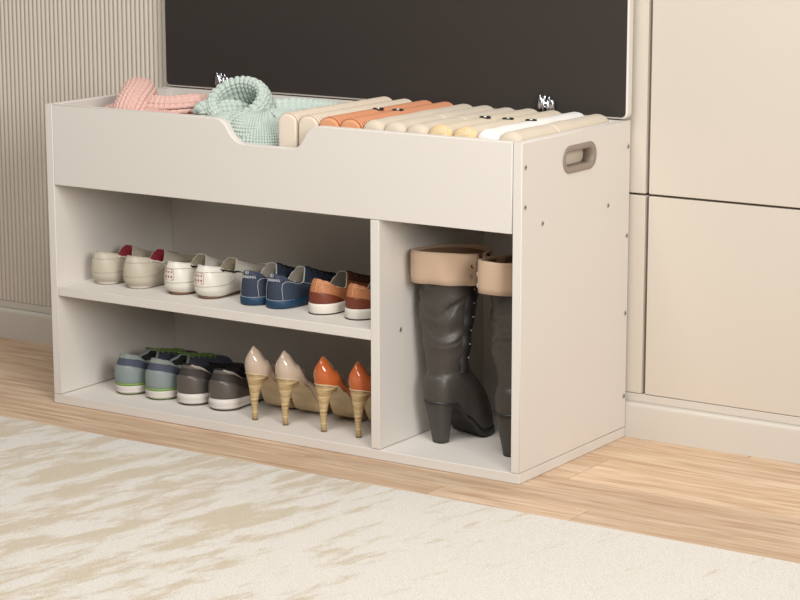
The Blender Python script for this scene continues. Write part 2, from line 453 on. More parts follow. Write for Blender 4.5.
# ---- white driving loafers
def loafer(cat, cols, red=False):
    W = [(0, .030), (.15, .031), (.4, .030), (.68, .037), (.9, .033), (1, .028)]
    s = Shoe(.262, W, [(0, .0045), (1, .0045)], (.004, .098), [(0, .016), (.25, .025), (.7, .0235), (1, .019)],
             [(0, .0640), (.2, .0610), (.5, .0510), (.76, .0430), (.86, .0480), (.94, .0590), (1, .0650)], sh=.12, bulge=.0042, roll=.009, toeA=.48, toek=.08, tp=2.4)
    lea, sole, lin_, lab, dot, cord = cols
    r = empty('loafer'); r['category'] = 'shoe'
    up = link('upper', s.upper(84, 20), lea, r)
    link('lining', s.lining(.02), lin_, r)
    link('collar_edge', s.piping(.0013), lea, up)
    link('sole', s.band([(-.0115, .0004), (-.0085, .0008), (-.0070, .0030), (-.0070, .0065)]), sole, r)
    bm = bmesh.new()
    s.line(bm, [(-1.75, .74), (-.8, .72), (0, .70), (.8, .72), (1.75, .74)], .0006, .0002)
    s.line(bm, [(-1.3, .70), (-1.2, .42), (-.9, .30), (0, .27), (.9, .30), (1.2, .42), (1.3, .70)], .0006, .0002)
    link('seam', bm, mat('loafer_seam', (176, 166, 150), .7), up)
    if not red:
        f = heel_map(s, .5)
        bm = bmesh.new(); P = [f(x, y, -.001) for x, y in rrect(-.013, .009, -.0075, .0085, .003, 4)]
        tube(bm, P, .00045, 6, closed=True)
        lb = link('heel_label', bm, mat('label_edge', (170, 120, 105), .6), r)
        bm = bmesh.new()
        for i in range(3):
            for k in range(2):
                c = (-.0085+i*.0065, -.003+k*.0072)
                P = [f(c[0]+.0017*cos(a*pi/4), c[1]+.0017*sin(a*pi/4), -.0008) for a in range(8)]
                vs = [bm.verts.new(p) for p in P]; cap(bm, vs)
        link('red_dots', bm, dot, lb)
    for sg in (1, -1):
        for a, b in ((1.00, 1.42), (1.50, 1.92)):
            bm = bmesh.new(); s.line(bm, [(sg*a, .80), (sg*b, .80)], .0016, .0012)
            for q in (a, b): s.line(bm, [(sg*q, .74), (sg*q, .86)], .0013, .0012)
            link('lace', bm, cord, r)
    # apron on the vamp with a stitched ridge
    bm = bmesh.new(); s.line(bm, [(-2.25, .98), (-2.4, .72), (-2.75, .55), (-pi, .48), (-pi, .48)], .0014, .0006); link('apron_seam', bm, lea, up)
    bm = bmesh.new(); s.line(bm, [(2.25, .98), (2.4, .72), (2.75, .55), (pi, .48), (pi, .48)], .0014, .0006); link('apron_seam', bm, lea, up)
    return r
LEAW = mat('white_leather', (222, 216, 204), .42, bump=.15, scale=260, coat=.15)
LEAB = mat('stone_leather', (190, 181, 163), .5, bump=.15, scale=260)
DOT = mat('red_dot', (150, 70, 58), .5)
BLACKC = mat('black_cord', (28, 26, 26), .7)
lo = loafer('shoe', (LEAW, mat('loafer_sole', (122, 92, 72), .6), mat('tan_lining', (150, 138, 116), .8), None, DOT, BLACKC))
lb = loafer('shoe', (LEAB, mat('pale_sole', (205, 198, 186), .6), mat('red_lining', (135, 30, 45), .8), None, DOT, mat('cream_cord', (215, 208, 196), .7)), red=True)

# ---- navy trainers
def cupsole_shoe(cols, kind):
    W = [(0, .0265), (.15, .028), (.4, .029), (.68, .0365), (.88, .033), (1, .026)]
    tz = .0125 if kind == 'navy' else .0165
    s = Shoe(.27, W, [(0, tz), (.85, tz), (1, tz+.003)], (.006, .088), [(0, .013), (.2, .0235), (.7, .0225), (1, .016)],
             [(0, .066), (.10, .0620), (.32, .0500), (.60, .0410), (.78, .0430), (.90, .0560), (1, .0665)], sh=.12, bulge=.002, toeA=.22, toek=.06, tp=2.0)
    upm, solem, linm, pipm, stit, lacem = cols
    r = empty('sneaker' if kind == 'navy' else 'casual_shoe'); r['category'] = 'shoe'
    up = link('upper', s.upper(84, 20), upm, r)
    link('lining', s.lining(tz+.004), linm, r)
    link('collar_edge', s.piping(.0011, a0=1.35, a1=2*pi-1.35), pipm, r)
    so = link('sole', s.band([(.001, .0012), (.0022, .003), (.0024, tz-.001), (.0016, tz+.0035), (-.001, tz+.004)]), solem, r)
    bm = bmesh.new()
    if kind == 'navy':
        for sg in (1, -1):
            s.line(bm, [(sg*.40, .04), (sg*.41, .36), (sg*.47, .54), (sg*.62, .64), (sg*1.1, .68), (sg*1.3, .72)], .0004, .0006)
            s.line(bm, [(sg*2.0, .98), (sg*1.9, .72), (sg*1.85, .45), (sg*2.0, .22), (sg*2.2, .08)], .0004, .0006)
        s.line(bm, [(-pi, .14), (-2, .07), (-1, .05), (0, .05), (1, .05), (2, .07), (pi, .14)], .0005, .0006)
        link('stitching', bm, stit, up)
        tab = link('heel_tab', s.patch(-.62, .62, .62, 1.0, .0010), mat('navy_tab', (40, 50, 68), .6, bump=.3, scale=900), r)
        ft = heel_map(s, .62)
        textmap(s, 'JUSSEINO', .0066, lambda x, y, z: ft(x+.0035, y, z), stit, tab, 'heel_lettering')
        f = heel_map(s, .86)
        textmap(s, 'R', .0066, lambda x, y, z: f(x-.001, y-.0024, z), stit, tab, 'heel_emblem')
        bm = bmesh.new(); tube(bm, [f(-.001+a, b, 0) for a, b in rrect(-.0036, .0036, -.0040, .0038, .0015, 3)], .0004, 5, closed=True)
        link('emblem_frame', bm, stit, tab)
    else:
        link('heel_patch', s.patch(-.98, .98, .02, lambda a: .42-.38*(abs(a)/.98)**4, .0012), mat('rust_leather', (112, 52, 30), .5, bump=.2, scale=300), r)
        s.line(bm, [(0.06, .42), (0.06, .98)], .0005, .0003)
        for sg in (1, -1):
            s.line(bm, [(sg*.06, .80), (sg*.8, .80), (sg*1.4, .72), (sg*1.9, .78), (sg*2.1, .98)], .0004, .0003)
            s.line(bm, [(sg*2.25, .98), (sg*2.1, .6), (sg*2.15, .3), (sg*2.4, .15)], .0004, .0003)
        link('stitching', bm, stit, up)
        link('outsole', s.band([(.0016, 0.0003), (.0024, .0006), (.0024, .0018), (.001, .0024)]), mat('dark_outsole', (50, 42, 38), .7), r)
    # eyelet facing and laces
    fc = link('lace_facing', s.patch(pi-.72, pi, .62, .99, .0018, 14, 12), upm if kind == 'navy' else mat('brown_facing', (104, 58, 38), .55), r)
    fc2 = link('lace_facing', s.patch(-pi, -pi+.72, .62, .99, .0018, 14, 12), fc.data.materials[0], r)
    bm = bmesh.new()
    for k in range(5):
        t = .64+.075*k
        pts = []
        for i in range(9):
            a = pi+lerp(-.42, .42, i/8); a = a if a <= pi else a-2*pi
            pts.append(s.S(a, t+.02*(-1)**i*0)+s.N(a, t)*(.0030 if 0 < i < 8 else .001))
        tube(bm, pts, .0019, 6)
        if k < 4:
            pa = s.S(pi-.36, t)+s.N(pi-.36, t)*.003; pb = s.S(-pi+.36, t+.075)+s.N(-pi+.36, t+.075)*.003
            tube(bm, [pa, (pa+pb)/2+Vector((0, 0, .0015)), pb], .0016, 6)
    link('lace', bm, lacem, r)
    return r, s
NAVY = mat('navy_canvas', (50, 61, 80), .75, bump=.5, scale=1200, var=.15)
STW = mat('pale_thread', (206, 208, 212), .7)
nv, _ = cupsole_shoe((NAVY, mat('blue_rubber', (22, 58, 86), .55), mat('stone_lining', (140, 132, 118), .85), STW, STW, mat('navy_lace', (24, 28, 40), .8)), 'navy')
BRL = mat('tan_leather', (190, 124, 82), .5, bump=.25, scale=350, var=.12)
br, _ = cupsole_shoe((BRL, mat('white_rubber', (222, 216, 204), .5), mat('grey_lining', (112, 104, 94), .85), mat('off_white_trim', (220, 212, 200), .7), mat('tan_thread', (222, 176, 132), .7), mat('brown_lace', (70, 44, 34), .8)), 'brown')

# ---- running shoes
def runner(kind):
    W = [(0, .0290), (.15, .0305), (.42, .029), (.7, .0312), (.9, .0295), (1, .023)]
    bl = 0 if kind == 'grey' else 1
    s = Shoe(.240+.014*bl, W, [(0, .0205), (.6, .019), (.85, .019), (1, .024)], (.010, .105), [(0, .016), (.25, .0245), (.7, .0235), (1, .017)],
             [(0, .0790), (.10, .0755), (.4, .057+.003*bl), (.7, .050+.006*bl), (.88, .055+.008*bl), (1, .060+.010*bl)], sh=.13, bulge=.0045, toeA=.42, toek=.08, tp=1.8-.5*bl)
    g = kind == 'grey'
    upm = mat('run_'+kind, (66, 60, 56) if g else (78, 86, 104), .7, bump=.6, scale=900, var=.2)
    cnt = mat('counter_'+kind, (94, 87, 81) if g else (132, 142, 142), .38 if g else .5, .15 if g else 0)
    col = mat('collar_'+kind, (96, 90, 84) if g else (138, 147, 142), .7, bump=.4, scale=800)
    blk = mat('black_mesh', (26, 24, 25), .85, bump=.5, scale=900)
    wht = mat('midsole_white', (214, 206, 198), .55)
    grn = mat('lime', (118, 148, 78), .6)
    lac = mat('lace_dark', (44, 42, 42), .8) if g else grn
    r = empty('running_shoe'); r['category'] = 'shoe'
    up = link('upper', s.upper(84, 20), upm, r)
    link('lining', s.lining(.03), blk, r)
    link('collar_edge', s.piping(.0028), col if not g else blk, r)
    link('heel_counter', s.patch(-1.22, 1.22, .01, lambda a: .56-.42*max(0, (abs(a)-.3)/.92)**2.2, .0022, 36, 10), cnt, r)
    cb = link('collar_band', s.patch(-1.7, 1.7, .80, .99, .0016, 44, 6), col, r)
    bm = bmesh.new()
    for k in range(3):
        s.line(bm, [(.35-.05*k, .99-.02*k), (.75, .95-.055*k), (1.15, .88-.05*k)], .0009, .0022)
    if g: link('collar_stripes', bm, mat('silver_stripe', (178, 170, 162), .5), cb)
    else: bm.free()
    prof = [(-.002, lambda q, z: .003+.004*sm(.8, 1, q)), (.002, lambda q, z: .0055+.004*sm(.8, 1, q)), (.0036, .0085), (.0020, .0100), (.0040, .0118), (.0022, .0138), (.0038, .0156), (.0028, .0175), (.002, lambda q, z: z+.003), (-.001, lambda q, z: z+.0035)]
    md = link('midsole', s.band(prof), wht, r)
    link('outsole', s.band([(-.007, .0004), (-.004, .0008), (-.0012, lambda q, z: .0042+.004*sm(.8, 1, q)), (-.003, .007)]), mat('outsole_dark', (44, 40, 38), .7) if g else grn, r)
    if not g:
        link('midsole_trim', s.band([(.0022, .0185), (.0034, .0195), (.0030, lambda q, z: z+.0030), (.001, lambda q, z: z+.004)]), grn, md)
        for sg in (1, -1):
            bm = bmesh.new(); s.line(bm, [(sg*1.55, .60), (sg*1.75, .50), (sg*1.9, .52)], .001, .0015); link('side_mark', bm, grn, up)
        link('side_overlay', s.patch(1.2, 1.95, .35, .70, .0012), mat('slate_overlay', (100, 104, 128), .6), up)
    else:
        for sg in (1, -1):
            bm = bmesh.new(); s.line(bm, [(sg*1.9, .42), (sg*2.02, .38)], .001, .0015); link('side_mark', bm, wht, up)
    # laces
    bm = bmesh.new()
    for k in range(5):
        t = .60+.085*k; P = []
        for i in range(9):
            a = pi+lerp(-.5, .5, i/8); a = a if a <= pi else a-2*pi
            P.append(s.S(a, t)+s.N(a, t)*(.0032 if 0 < i < 8 else .0008))
        tube(bm, P, .0012, 6)
        if k < 4:
            for sg in (1, -1):
                pa = s.S(sg*(pi-.42), t)+s.N(sg*(pi-.42), t)*.003; pb = s.S(-sg*(pi-.42), t+.085)+s.N(-sg*(pi-.42), t+.085)*.003
                tube(bm, [pa, (pa+pb)/2+Vector((0, 0, .002)), pb], .0010, 6)
    K = s.rim(pi); 
    tube(bm, [K+Vector((-.012, .006, -.004)), K+Vector((-.018, -.006, .004)), K+Vector((-.008, -.012, .006)), K+Vector((.004, 0, .003)), K+Vector((.016, -.010, .004)), K+Vector((.020, .002, -.004))], .0014, 6)
    link('lace', bm, lac, r)
    return r
rg = runner('grey'); rb = runner('blue')

# ---- pumps
def pump(colour, name, sole_m):
    W = [(0, .0215), (.12, .0230), (.26, .0240), (.48, .0282), (.70, .0282), (.88, .026), (1, .018)]
    zO = [(0, .0915), (.12, .0865), (.24, .070), (.46, .024), (.56, .0165), (1, .018)]
    s = Shoe(.212, W, zO, (.010, .160), [(0, .0012), (.04, .008), (.16, .0200), (.5, .031), (.85, .031), (1, .020)],
             [(0, .1425), (.04, .135), (.14, .113), (.30, .080), (.48, .051), (.8, .038), (1, .040)], sh=.13, st=.30, bulge=.0065, toeA=.7, kexp=.25)
    up_m = mat(name, colour, .16, coat=.8, bump=.03, scale=40)
    r = empty('stiletto_pump'); r['category'] = 'high heel'
    link('upper', s.upper(96, 22), up_m, r)
    link('lining', s.lining(lambda q: interp(zO, q)+.003), mat('beige_lining', (205, 180, 150), .7), r)
    sole = s.band([(-.0045, lambda q, z: z-lerp(.003, .0155, sm(.26, .50, q))), (-.0012, lambda q, z: z-lerp(.0025, .0150, sm(.26, .50, q))), (.0012, lambda q, z: z-.0012), (.0012, lambda q, z: z), (-.001, lambda q, z: z+.001)])
    link('sole', sole, sole_m, r)
    # stacked heel
    bm = bmesh.new(); rows = []; n = 28
    for k in range(19):
        f = k/18                       # 0 top, 1 tip
        hw = lerp(.0205, .0052, f**.62) if f < 1 else .0050
        hw = .0050+(.0200-.0050)*(1-f)**2.5
        yb = lerp(.001, .0090, f**.9); yf = lerp(.046, .0185, 1-(1-f)**3.6)
        row = []
        for j in range(n):
            a = 2*pi*j/n; cx = cos(a); cy = sin(a)
            yy = lerp(yb, yf, (1+cy)/2)
            ztop = interp(zO, max(0, yy)/.212)-.002
            row.append(((abs(cx)**.8)*(1 if cx > 0 else -1)*hw, yy, lerp(ztop, .0025, f)))
        rows.append(row)
    V = grid(bm, rows, cu=True); cap(bm, V[0]); cap(bm, V[-1])
    hl = link('heel', bm, STACK, r)
    bm = bmesh.new()
    V = grid(bm, [[(.0056*cos(a*pi/10), .01375+.0050*sin(a*pi/10), z) for a in range(20)] for z in (.0003, .0026)], cu=True); cap(bm, V[0]); cap(bm, V[1])
    link('heel_tip', bm, mat('heel_tip', (120, 96, 66), .6), hl)
    return r
def stacked_wood():
    m = bpy.data.materials.new('stacked_heel'); m.use_nodes = True; nt = m.node_tree; N = nt.nodes; K = nt.links
    b = N['Principled BSDF']; b.inputs['Roughness'].default_value = .4
    tc = N.new('ShaderNodeTexCoord'); mp = N.new('ShaderNodeMapping'); mp.inputs['Scale'].default_value = (14, 14, 170); K.new(tc.outputs['Object'], mp.inputs[0])
    n = N.new('ShaderNodeTexNoise'); n.inputs['Scale'].default_value = 1.2; n.inputs['Detail'].default_value = 3; K.new(mp.outputs[0], n.inputs['Vector'])
    r = N.new('ShaderNodeValToRGB'); e = r.color_ramp.elements; e[0].position = .36; e[0].color = lin((158, 130, 88)); e[1].position = .62; e[1].color = lin((212, 188, 144))
    K.new(n.outputs[0], r.inputs[0]); K.new(r.outputs[0], b.inputs['Base Color']); return m
STACK = stacked_wood()
SOLET = mat('tan_sole', (206, 184, 146), .5, var=.06, scale=60)
pn = pump((200, 180, 160), 'nude_patent', SOLET)
po = pump((192, 98, 48), 'orange_patent', SOLET)

# ---- tall boots
BOOTM = mat('charcoal_leather', (72, 67, 62), .42, bump=.25, scale=260, var=.10)
BOOTD = mat('black_placket', (38, 35, 34), .5, bump=.2, scale=260)
CUFFM = mat('tan_suede', (198, 170, 144), .75, bump=.25, scale=500, sheen=.2)
CUFFI = mat('brown_cuff_lining', (140, 110, 86), .85)
SNAP = mat('snap_metal', (205, 200, 192), .3, .45)
def boot(rx, ry, slit, sgn, seed, cxo=0):
    W = [(0, .027), (.2, .029), (.45, .029), (.7, .036), (.9, .032), (1, .024)]
    zO = [(0, .080), (.26, .074), (.46, .044), (.68, .015), (1, .014)]
    s = Shoe(.158, W, zO, (.006, .082), [(0, .03), (.5, .033), (1, .028)], [(0, .128), (1, .140)], sh=.16, st=.3, bulge=.004, toeA=.35, toek=.2, kexp=.8)
    r = empty('tall_boot'); r['category'] = 'boot'
    bm = bmesh.new(); n = 96; rows = []
    for i in range(20): rows.append([s.S(-pi+2*pi*j/n, i/20) for j in range(n)])
    M = 64
    for i in range(M+1):
        f = i/M; row = []
        z = lerp(.134, .318, f); w = sm(0, .25, f)
        for j in range(n):
            a = -pi+2*pi*j/n; K = s.rim(a)
            R = interp([(0, .0405), (.3, .045), (.65, .0515), (1, .0515)], f)
            c = Vector((.002*sin(f*6+seed), lerp(.044, .050, f), 0))
            P = Vector((c.x+R*sin(a)*.98, c.y-R*cos(a), z))
            P = Vector((K.x, K.y, lerp(K.z, z, .5+.5*w) if w < 1 else z)).lerp(P, w)
            # slouch folds running slantwise round the leg
            q = Vector((cos(a)*1.3+seed, sin(a)*1.3, f*6.0+.8*sin(a+seed)))
            d = noise.noise(q)*.0045
            g = sin(f*19+2.4*sin(a*1.0+seed)+3*noise.noise(q*.6))
            env = sm(.10, .35, f)*(1-sm(.9, 1, f))
            d = d*env-.0042*env*max(0, g)**4*(.4+.6*abs(sin(a*.9+seed+f*5)))+.0016*env*g
            P += Vector((sin(a), -cos(a), 0))*d
            row.append(P)
        rows.append(row)
    V = grid(bm, rows, cu=True)
    link('shaft', bm, BOOTM, r)
    link('sole', s.band([(-.005, lambda q, z: z-lerp(.004, .0135, sm(.35, .62, q))), (.0014, lambda q, z: z-lerp(.0035, .0130, sm(.35, .62, q))), (.002, lambda q, z: z-.001), (0, lambda q, z: z+.002)]), BOOTD, r)
    # block heel
    bm = bmesh.new(); rows = []; n2 = 32
    for k in range(11):
        f = k/10; hw = lerp(.0275, .0140, f**.8); yb = lerp(.001, .017, f); yf = lerp(.050, .043, f**.6); row = []
        for j in range(n2):
            a = 2*pi*j/n2; cx, cy = cos(a), sin(a)
            yy = lerp(yb, yf, (1+(abs(cy)**.75)*(1 if cy > 0 else -1))/2)
            xx = (abs(cx)**.75)*(1 if cx > 0 else -1)*hw
            row.append((xx, yy, lerp(interp(zO, max(0, yy)/.158)+.001, .0004, f)))
        rows.append(row)
    V = grid(bm, rows, cu=True); cap(bm, V[0]); cap(bm, V[-1])
    link('heel', bm, mat('boot_heel', (64, 61, 57), .45), r)
    # placket with studs down the outer side
    def SH(a, z, off):
        f = (z-.134)/.184; R = interp([(0, .0405), (.3, .045), (.65, .0515), (1, .0515)], max(0, f))
        c = Vector((0, lerp(.044, .050, f), 0))
        return Vector((c.x+(R+off)*sin(a), c.y-(R+off)*cos(a), z))
    bm = bmesh.new(); a0 = 1.72; rows = []
    for i in range(41):
        z = lerp(.132, .31, i/40)
        rows.append([SH(a0+lerp(-.30, .30, k/4)+.03*sin(i*.9), z, .0030+.0012*sin(i*.7)+(.0 if 0 < k < 4 else -.006)) for k in range(5)])
    grid(bm, rows)
    pk = link('placket', bm, BOOTD, r)
    for i in range(6):
        p = SH(a0, .16+.025*i, .0052); bm = bmesh.new(); bmesh.ops.create_uvsphere(bm, u_segments=10, v_segments=6, radius=.0013, matrix=Matrix.Translation(p))
        link('stud', bm, SNAP, pk)
    # turned-down cuff, open at a slit
    bm = bmesh.new(); nn = 80; gap = .10
    prof = [(-.004, -.058), (.0, -.0565), (.001, -.045), (.0005, -.02), (0, -.004), (-.0012, .0012), (-.0035, .0015), (-.0048, -.003), (-.006, -.03)]
    rows = []
    cx, cy, cz = cxo, .052, .350
    for (o, dz) in prof:
        row = []
        for j in range(nn+1):
            a = slit+gap+(2*pi-2*gap)*j/nn
            wv = .0025*sin(3*a+seed)+.0015*sin(7*a+seed*2)
            fr = -dz/.058
            ra, rb_ = rx+o-.004*fr*0, ry+o
            sh = 1-.10*max(0, fr)*(.6+.4*sin(2*a))
            tuck = .0045*sin(5*a+seed+dz*60)*exp(-((a-slit-2*pi*(.9))**2)/.5)
            row.append(Vector((cx+(ra+wv+tuck)*sh*sin(a), cy-(rb_+wv+tuck)*sh*cos(a), cz+dz+.004*sin(a+1)+.002*sin(2*a+seed))))
        rows.append(row)
    V = grid(bm, rows)
    me = link('cuff', bm, CUFFM, r)
    sd = me.modifiers.new('s', 'SOLIDIFY'); sd.thickness = .0012; sd.offset = -1
    # inner lining funnel joins cuff to leg
    bm = bmesh.new(); rows = []
    for (k, zz) in ((.12, cz-.007), (.3, cz-.014), (.7, cz-.028), (1, cz-.044), (1.0, cz-.06)):
        row = []
        for j in range(48):
            a = 2*pi*j/48; ra = lerp(rx-.006, .044, k); rb_ = lerp(ry-.006, .044, k)
            row.append(Vector((cx+ra*sin(a), cy-rb_*cos(a), zz)))
        rows.append(row)
    V = grid(bm, rows, cu=True); cap(bm, V[-1]); link('cuff_lining', bm, CUFFI, r)
    for e, (da, dz) in enumerate(((gap+.16, -.006), (gap+.18, -.024), (gap+.20, -.043), (-gap-.16, -.022), (-gap-.20, -.043))):
        a = slit+da*sgn; fr = -dz/.058; sh = 1-.10*fr*(.6+.4*sin(2*a))
        wv = .0025*sin(3*a+seed)+.0015*sin(7*a+seed*2)
        p = Vector((cx+(rx+wv+.0012)*sh*sin(a), cy-(ry+wv+.0012)*sh*cos(a), cz+dz+.004*sin(a+1)))
        nrm = Vector((sin(a)*ry, -cos(a)*rx, 0)).normalized(); rot = nrm.to_track_quat('Z', 'Y').to_matrix().to_4x4()
        bm = bmesh.new()
        Vr = grid(bm, [[(q*cos(b*pi/8), q*sin(b*pi/8), h) for b in range(16)] for q, h in ((.0043, -.001), (.0043, .0010), (.0030, .0018), (.0016, .0010))], cu=True); cap(bm, Vr[-1])
        bm.transform(Matrix.Translation(p) @ rot)
        o = link('snap', bm, SNAP if e % 3 else mat('dark_snap', (60, 48, 40), .4, .6), me)
    return r

# ------------------------------------------------------------------ placing the footwear
ZT = ZS1+.0002; ZL = TB
y0 = .052
place(lb, -.905, y0, ZT, 0, 'stone boat shoe with dark red lining beside the white loafers on the upper shelf', 'boat shoes with red lining')
lb2 = copy_tree(lb); place(lb2, -.985, y0, ZT, -1, 'stone boat shoe with red lining next to the left side panel, upper shelf', 'boat shoes with red lining')
place(lo, -.801, y0-.002, ZT, 0, 'white leather loafer with red-dotted heel label, standing left of its twin, upper shelf', 'white loafers on the upper shelf')
lo2 = copy_tree(lo); place(lo2, -.729, y0-.002, ZT, 1, 'white leather loafer with red-dotted heel label directly beside the navy sneakers', 'white loafers on the upper shelf')
place(nv, -.6225, y0+.002, ZT, -3, 'navy canvas sneaker with blue sole standing beside the white loafer', 'navy sneakers on the upper shelf')
nv2 = copy_tree(nv); place(nv2, -.566, y0+.002, ZT, 4, 'navy canvas sneaker with blue sole standing beside the tan shoe', 'navy sneakers on the upper shelf')
place(br, -.469, y0+.004, ZT, 2, 'tan leather shoe with rust heel patch and white sole, wholly visible beside navy sneaker', 'tan leather shoes on the upper shelf')
br2 = copy_tree(br); place(br2, -.387, y0+.002, ZT, 4, 'tan leather shoe with white sole partly hidden behind the divider', 'tan leather shoes on the upper shelf')
place(rb, -.864, .064, ZL, -1, 'blue-grey running shoe with lime laces beside the grey running shoe', 'blue-grey running shoes')
rb2 = copy_tree(rb); place(rb2, -.942, .064, ZL, -1, 'blue-grey running shoe with lime laces at the left side panel', 'blue-grey running shoes')
place(rg, -.7850, .064, ZL, -1, 'dark grey running shoe beside the blue-grey running shoe, lower level', 'dark grey running shoes')
rg2 = copy_tree(rg); place(rg2, -.7070, .064, ZL, -2, 'dark grey running shoe beside the nude pumps, lower level', 'dark grey running shoes')
place(pn, -.6045, .038, ZL, -5, 'nude patent stiletto pump with stacked heel beside grey running shoe', 'nude pumps')
pn2 = copy_tree(pn); place(pn2, -.5335, .038, ZL, -5, 'nude patent stiletto pump with stacked heel beside the orange pump', 'nude pumps')
place(po, -.4465, .038, ZL, -4, 'orange patent stiletto pump with stacked heel beside the nude pump', 'orange pumps')
po2 = copy_tree(po); place(po2, -.3690, .038, ZL, -3, 'orange patent stiletto pump partly hidden behind the divider', 'orange pumps')
b1 = boot(.070, .076, 1.68, 1, 1.3); place(b1, -.2345, .079, ZL, 12, 'tall charcoal leather boot with folded tan cuff, fully visible beside divider', 'tall charcoal boots')
b2 = boot(.056, .084, -1.00, 1, 2.6, -.008); place(b2, -.0745, .068, ZL, 2, 'tall charcoal leather boot with folded tan cuff, half hidden by the right side panel', 'tall charcoal boots')

# ------------------------------------------------------------------ folded sweaters in the top compartment
def knitcloth(name, c, c2=None): return mat(name, c, .85, bump=.35, scale=700, sheen=.1, c2=c2)
CREAM = knitcloth('cream_rib', (212, 199, 181)); ORNG = knitcloth('apricot_rib', (208, 148, 110))
OAT = knitcloth('oatmeal_jersey', (208, 195, 176)); IVY = knitcloth('ivory_jersey', (212, 198, 176)); 
def rib_shade(name, c, c2):  # shading of the ribs painted into the colour as darker bands
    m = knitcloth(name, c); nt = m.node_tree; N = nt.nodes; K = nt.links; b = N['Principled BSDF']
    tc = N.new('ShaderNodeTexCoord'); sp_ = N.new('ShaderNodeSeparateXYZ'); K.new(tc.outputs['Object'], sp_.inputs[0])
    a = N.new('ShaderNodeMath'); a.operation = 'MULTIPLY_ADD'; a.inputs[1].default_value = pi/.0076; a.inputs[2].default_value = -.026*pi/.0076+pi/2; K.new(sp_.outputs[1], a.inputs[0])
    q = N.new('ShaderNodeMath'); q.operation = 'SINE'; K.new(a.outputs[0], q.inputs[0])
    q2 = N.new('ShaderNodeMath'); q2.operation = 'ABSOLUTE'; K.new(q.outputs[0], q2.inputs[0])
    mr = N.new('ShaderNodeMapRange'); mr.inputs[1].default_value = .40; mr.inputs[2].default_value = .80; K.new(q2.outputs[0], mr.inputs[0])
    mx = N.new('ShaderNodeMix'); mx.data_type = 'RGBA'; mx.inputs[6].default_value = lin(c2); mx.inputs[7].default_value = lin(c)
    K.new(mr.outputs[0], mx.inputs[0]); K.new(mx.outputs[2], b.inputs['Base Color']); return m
CREAM = rib_shade('cream_shaded_rib', (226, 212, 194), (186, 166, 142)); ORNG = rib_shade('apricot_shaded_rib', (220, 158, 116), (170, 96, 60))
WHT = knitcloth('white_jersey', (234, 231, 226))
def sweater(m, ribbed, w=.0228, y1=.028, seam=None, ztop=.6015, patt=False):
    bm = bmesh.new(); rows = []; n = 40
    yA, yB = y1, .3475; zb = ZB+.0125
    er = .007 if ribbed else .014
    def ring(y, f, extra=0):
        """stadium-like arch, f shrinks it near the ends"""
        row = []; ww = w-er*.8*(1-f)+extra; zt = ztop-er*1.1*(1-f)+extra
        for j in range(n):
            a = 2*pi*j/n; cx, sy = cos(a), sin(a)
            x = ww*(abs(cx)**.95)*(1 if cx > 0 else -1) if sy > 0 else ww*(abs(cx)**.25)*(1 if cx > 0 else -1)
            top = zt-ww*.78
            z = top+ww*.78*abs(sy) if sy >= 0 else lerp(top, zb, abs(sy)**.5)
            row.append((x, y, z))
        return row
    ne = 8
    ys = []
    for k in range(ne+1): f = sin(pi/2*k/ne); ys.append((yA+er*(1-cos(pi/2*k/ne)), f))
    mid = 300 if ribbed else 240
    for k in range(1, mid): ys.append((lerp(yA+er, yB-er, k/mid), 1))
    for k in range(ne+1): f = cos(pi/2*k/ne); ys.append((yB-er+er*sin(pi/2*k/ne), .45+.55*f))
    for y, f in ys:
        ex = 0
        if ribbed: ex = .0013*(abs(sin((y-.026)/.0076*pi))**1.0-1) if f > .6 else 0
        elif seam: ex = -.0022*exp(-((y-seam)/.0018)**2)
        ex += .0006*noise.noise(Vector((y*22, w*900, ztop*90)))*(0 if ribbed else 2)
        rows.append(ring(y, f, ex))
    V = grid(bm, rows, cu=True); cap(bm, V[0]); cap(bm, V[-1])
    return bm
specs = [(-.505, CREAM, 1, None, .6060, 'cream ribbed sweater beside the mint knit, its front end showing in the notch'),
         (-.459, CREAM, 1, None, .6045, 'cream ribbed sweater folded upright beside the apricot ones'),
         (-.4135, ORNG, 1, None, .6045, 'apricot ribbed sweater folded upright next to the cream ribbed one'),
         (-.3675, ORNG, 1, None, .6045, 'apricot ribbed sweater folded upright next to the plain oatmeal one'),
         (-.3225, OAT, 0, None, .6040, 'plain oatmeal sweater without seam folded upright next to the apricot one'),
         (-.2775, OAT, 0, .17, .6040, 'seamed oatmeal sweater in the middle of three oatmeal ones'),
         (-.2305, OAT, 0, .17, .6030, 'seamed oatmeal sweater beside the yellow-fronted ivory one'),
         (-.1835, IVY, 0, None, .6040, 'ivory sweater with yellow patterned front end next to the oatmeal one'),
         (-.1340, IVY, 0, None, .6040, 'ivory sweater with yellow patterned front end next to the white one'),
         (-.0870, WHT, 0, None, .6040, 'white sweater folded upright between ivory and beige ones'),
         (-.0420, OAT, 0, .16, .6030, 'beige sweater folded along the right side panel, last of the row')]
def button(par, x, y, z):
    bm = bmesh.new()
    V = grid(bm, [[(x+q*cos(b*pi/12), y+q*sin(b*pi/12), z+h) for b in range(24)] for q, h in ((.0100, -.001), (.0105, .0010), (.0095, .0018), (.0045, .0012))], cu=True); cap(bm, V[-1])
    b = link('button', bm, mat('black_button', (26, 24, 26), .35), par)
    bm = bmesh.new()
    V = grid(bm, [[(x+q*cos(b*pi/8), y+q*sin(b*pi/8), z+h) for b in range(16)] for q, h in ((.0034, .001), (.0034, .0026), (.002, .0030))], cu=True); cap(bm, V[-1])
    link('button_stud', bm, SNAP, b)
YEL = mat('yellow_pattern', (216, 203, 180), .85, c2=(222, 184, 116), scale=420, detail=1, bump=.3)
